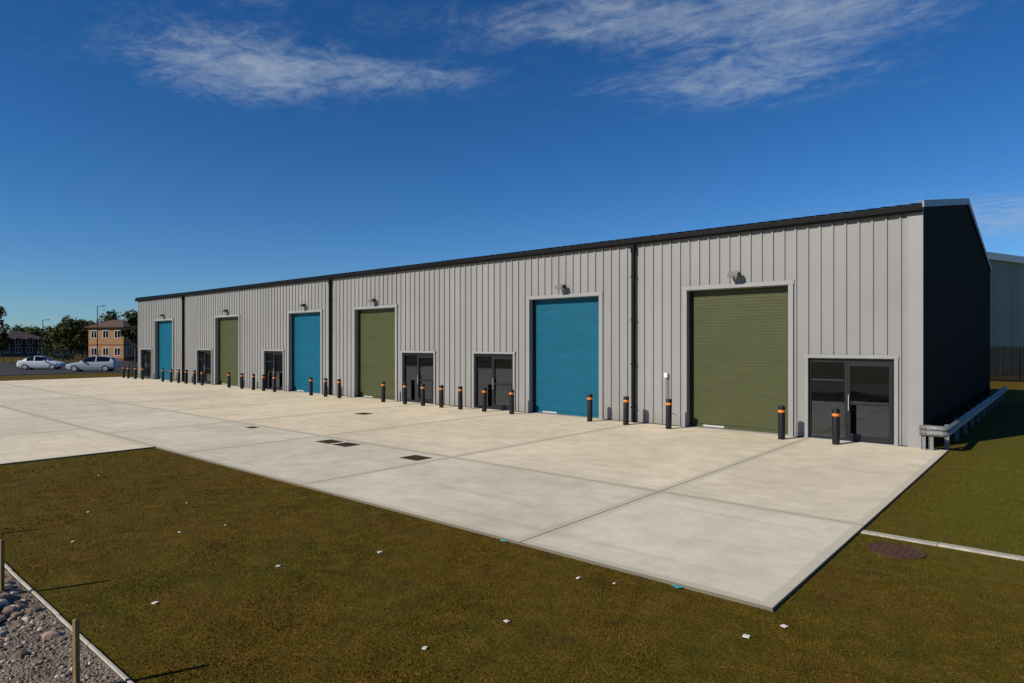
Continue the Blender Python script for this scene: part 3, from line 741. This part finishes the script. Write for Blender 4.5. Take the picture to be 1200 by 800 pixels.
# ------------------------------------------------------------ cars
def car(paint,name='parked_car',hatch=True):
    P=empty(name)
    st=[(-2.05,.62,.66,.60,.60,.61,.50),(-1.98,.74,.78,.70,.70,.72,.60),(-1.6,.82,.86,.80,.80,.83,.66),(-.98,.84,.88,.90,.84,.93,.70),
        (-.72,.84,.88,.92,.84,1.10,.67),(-.22,.84,.88,.93,.84,1.40,.58),(.42,.84,.88,.94,.84,1.47,.57),(.50,.84,.88,.94,.84,1.47,.57),
        (1.18,.84,.88,.95,.84,1.43,.57),(1.62,.83,.88,.97,.83,1.34,.56),(1.95,.80,.86,.97,.80,1.02,.64),(2.05,.72,.80,.80,.72,.84,.62),(2.08,.66,.72,.5,.68,.55,.6)]
    body=MB(); glass=MB()
    rows=[]
    for x,hl,hm,zb,hb,zr,hr in st:
        if not hatch and x>.9 and x<2.0:   # saloon: boot drops behind a raked rear screen
            zr={1.18:1.30,1.62:1.02,1.95:.99}[x]; hr={1.18:.58,1.62:.70,1.95:.68}[x]
        r=[(hl,.22 if abs(x)<1.9 else .32),(hm,.45),(hb if zb<.5 else hm,min(zb-.06,.78)),(hb,zb),(hr,zr-.02),(hr*.7,zr),(-hr*.7,zr),(-hr,zr-.02),(-hb,zb),(-(hb if zb<.5 else hm),min(zb-.06,.78)),(-hm,.45),(-hl,.22 if abs(x)<1.9 else .32)]
        rows.append([(x,a,b) for a,b in r])
    k=12
    for i in range(len(rows)-1):
        for j in range(k-1):
            q=[rows[i][j],rows[i+1][j],rows[i+1][j+1],rows[i][j+1]]
            side=j in (3,7); top=j in (4,5,6)
            g=(side and i in (4,5,7,8)) or (top and i in (3,4)) or (top and i==(9 if hatch else 8))
            if not hatch and side and i==8: g=False
            (glass if g else body).add(q,[(0,1,2,3)])
    body.add(rows[0],[tuple(range(k))]); body.add(rows[-1],[tuple(range(k))[::-1]])
    for i in range(len(rows)-1): body.add([rows[i][0],rows[i][11],rows[i+1][11],rows[i+1][0]],[(0,1,2,3)])
    body.obj('body',paint,P); glass.obj('window',M_glass,P)
    for x in (-1.28,1.28):
        for s_ in (-1,1):
            m=MB(); m.cyl((x,s_*.68,.31),(x,s_*.895,.31),.31,n=24); t_=m.obj('wheel',M_tyre,P)
            m=MB(); m.cyl((x,s_*.88,.31),(x,s_*.905,.31),.2,n=16); m.obj('rim',M_alu,t_)
    for s_ in (-1,1):
        m=MB(); m.box(-2.03,-1.86,s_*.5,s_*.74,.56,.68); m.obj('headlight',M_white,P)
        m=MB(); m.box(1.93,2.06,s_*.56,s_*.78,.72,.92); m.obj('tail_light',M_red,P)
        m=MB(); m.box(-.62,-.5,s_*.86,s_*1.0,.93,1.05); m.obj('wing_mirror',paint,P)
    m=MB(); m.box(-2.075,-2.04,-.45,.45,.36,.5); m.obj('grille',M_frame,P)
    m=MB(); m.box(-2.085,-2.076,-.26,.26,.39,.48); m.obj('number_plate',M_white,P)
    return P
grp='cars parked in the car park'
def place(P,px,t,rot,lab,sc=1):
    x,y=at(px,t); P.location=(x,y,G0+.012); P.rotation_euler=(0,0,faceangle(x,y,rot)); P.scale=(sc,sc,sc); tag(P,lab,'car',grp)
place(car(M_cars),109,.0865,-.30,'silver hatchback parked on asphalt beside grass verge',1.06)
place(car(M_carw,hatch=False),49,.094,math.pi-.35,'white saloon car parked side on in car park')

def lamp(px,t,H):
    x,y=at(px,t); P=empty('street_lamp',(x,y,G0),faceangle(x,y)); tag(P,'tall grey steel street lamp by car park','street lamp','street lamps by the car park')
    m=MB(); m.cyl((0,0,0),(0,0,1.2),.11,.11,12); m.cyl((0,0,1.2),(0,0,H),.075,.045,12); m.cyl((0,0,H-.05),(.75,0,H+.05),.03,.03,8); m.obj('lamp_post',M_frame,P,smooth=True)
    m=MB(); m.box(.45,.95,-.1,.1,H,H+.1); m.obj('lamp_head',M_frame,P,bevel=.03)
lamp(114,.118,7.9); lamp(50,.14,6.6)
x,y=at(34,.128); P=empty('boundary_fence',(x,y,G0),faceangle(x,y)); tag(P,'low grey mesh fence along car park','fence')
m=MB()
for i in range(-9,10): m.box(i*1.0-.03,i*1.0+.03,-.03,.03,0,1.9)
m.obj('fence_post',M_galv,P)
m=MB()
for i in range(18): m.box(-9,9,-.008,.008,.08+i*.1,.095+i*.1)
m.obj('fence_mesh',M_galv,P)
P=empty('railing_fence',(-55.6,-.2,0),math.radians(97)); tag(P,'dark steel railing beside far end of building','fence')
m=MB()
for i in range(62): m.box(i*.13-.012,i*.13+.012,-.012,.012,G0,1.75)
m.obj('fence_pales',M_fence,P)
m=MB(); m.box(0,8,.014,.04,.2,.25); m.box(0,8,.014,.04,1.6,1.65)
m.obj('fence_rails',M_fence,P)

S.view_settings.view_transform='Standard'; S.view_settings.look='None'; S.view_settings.exposure=0; S.view_settings.gamma=1
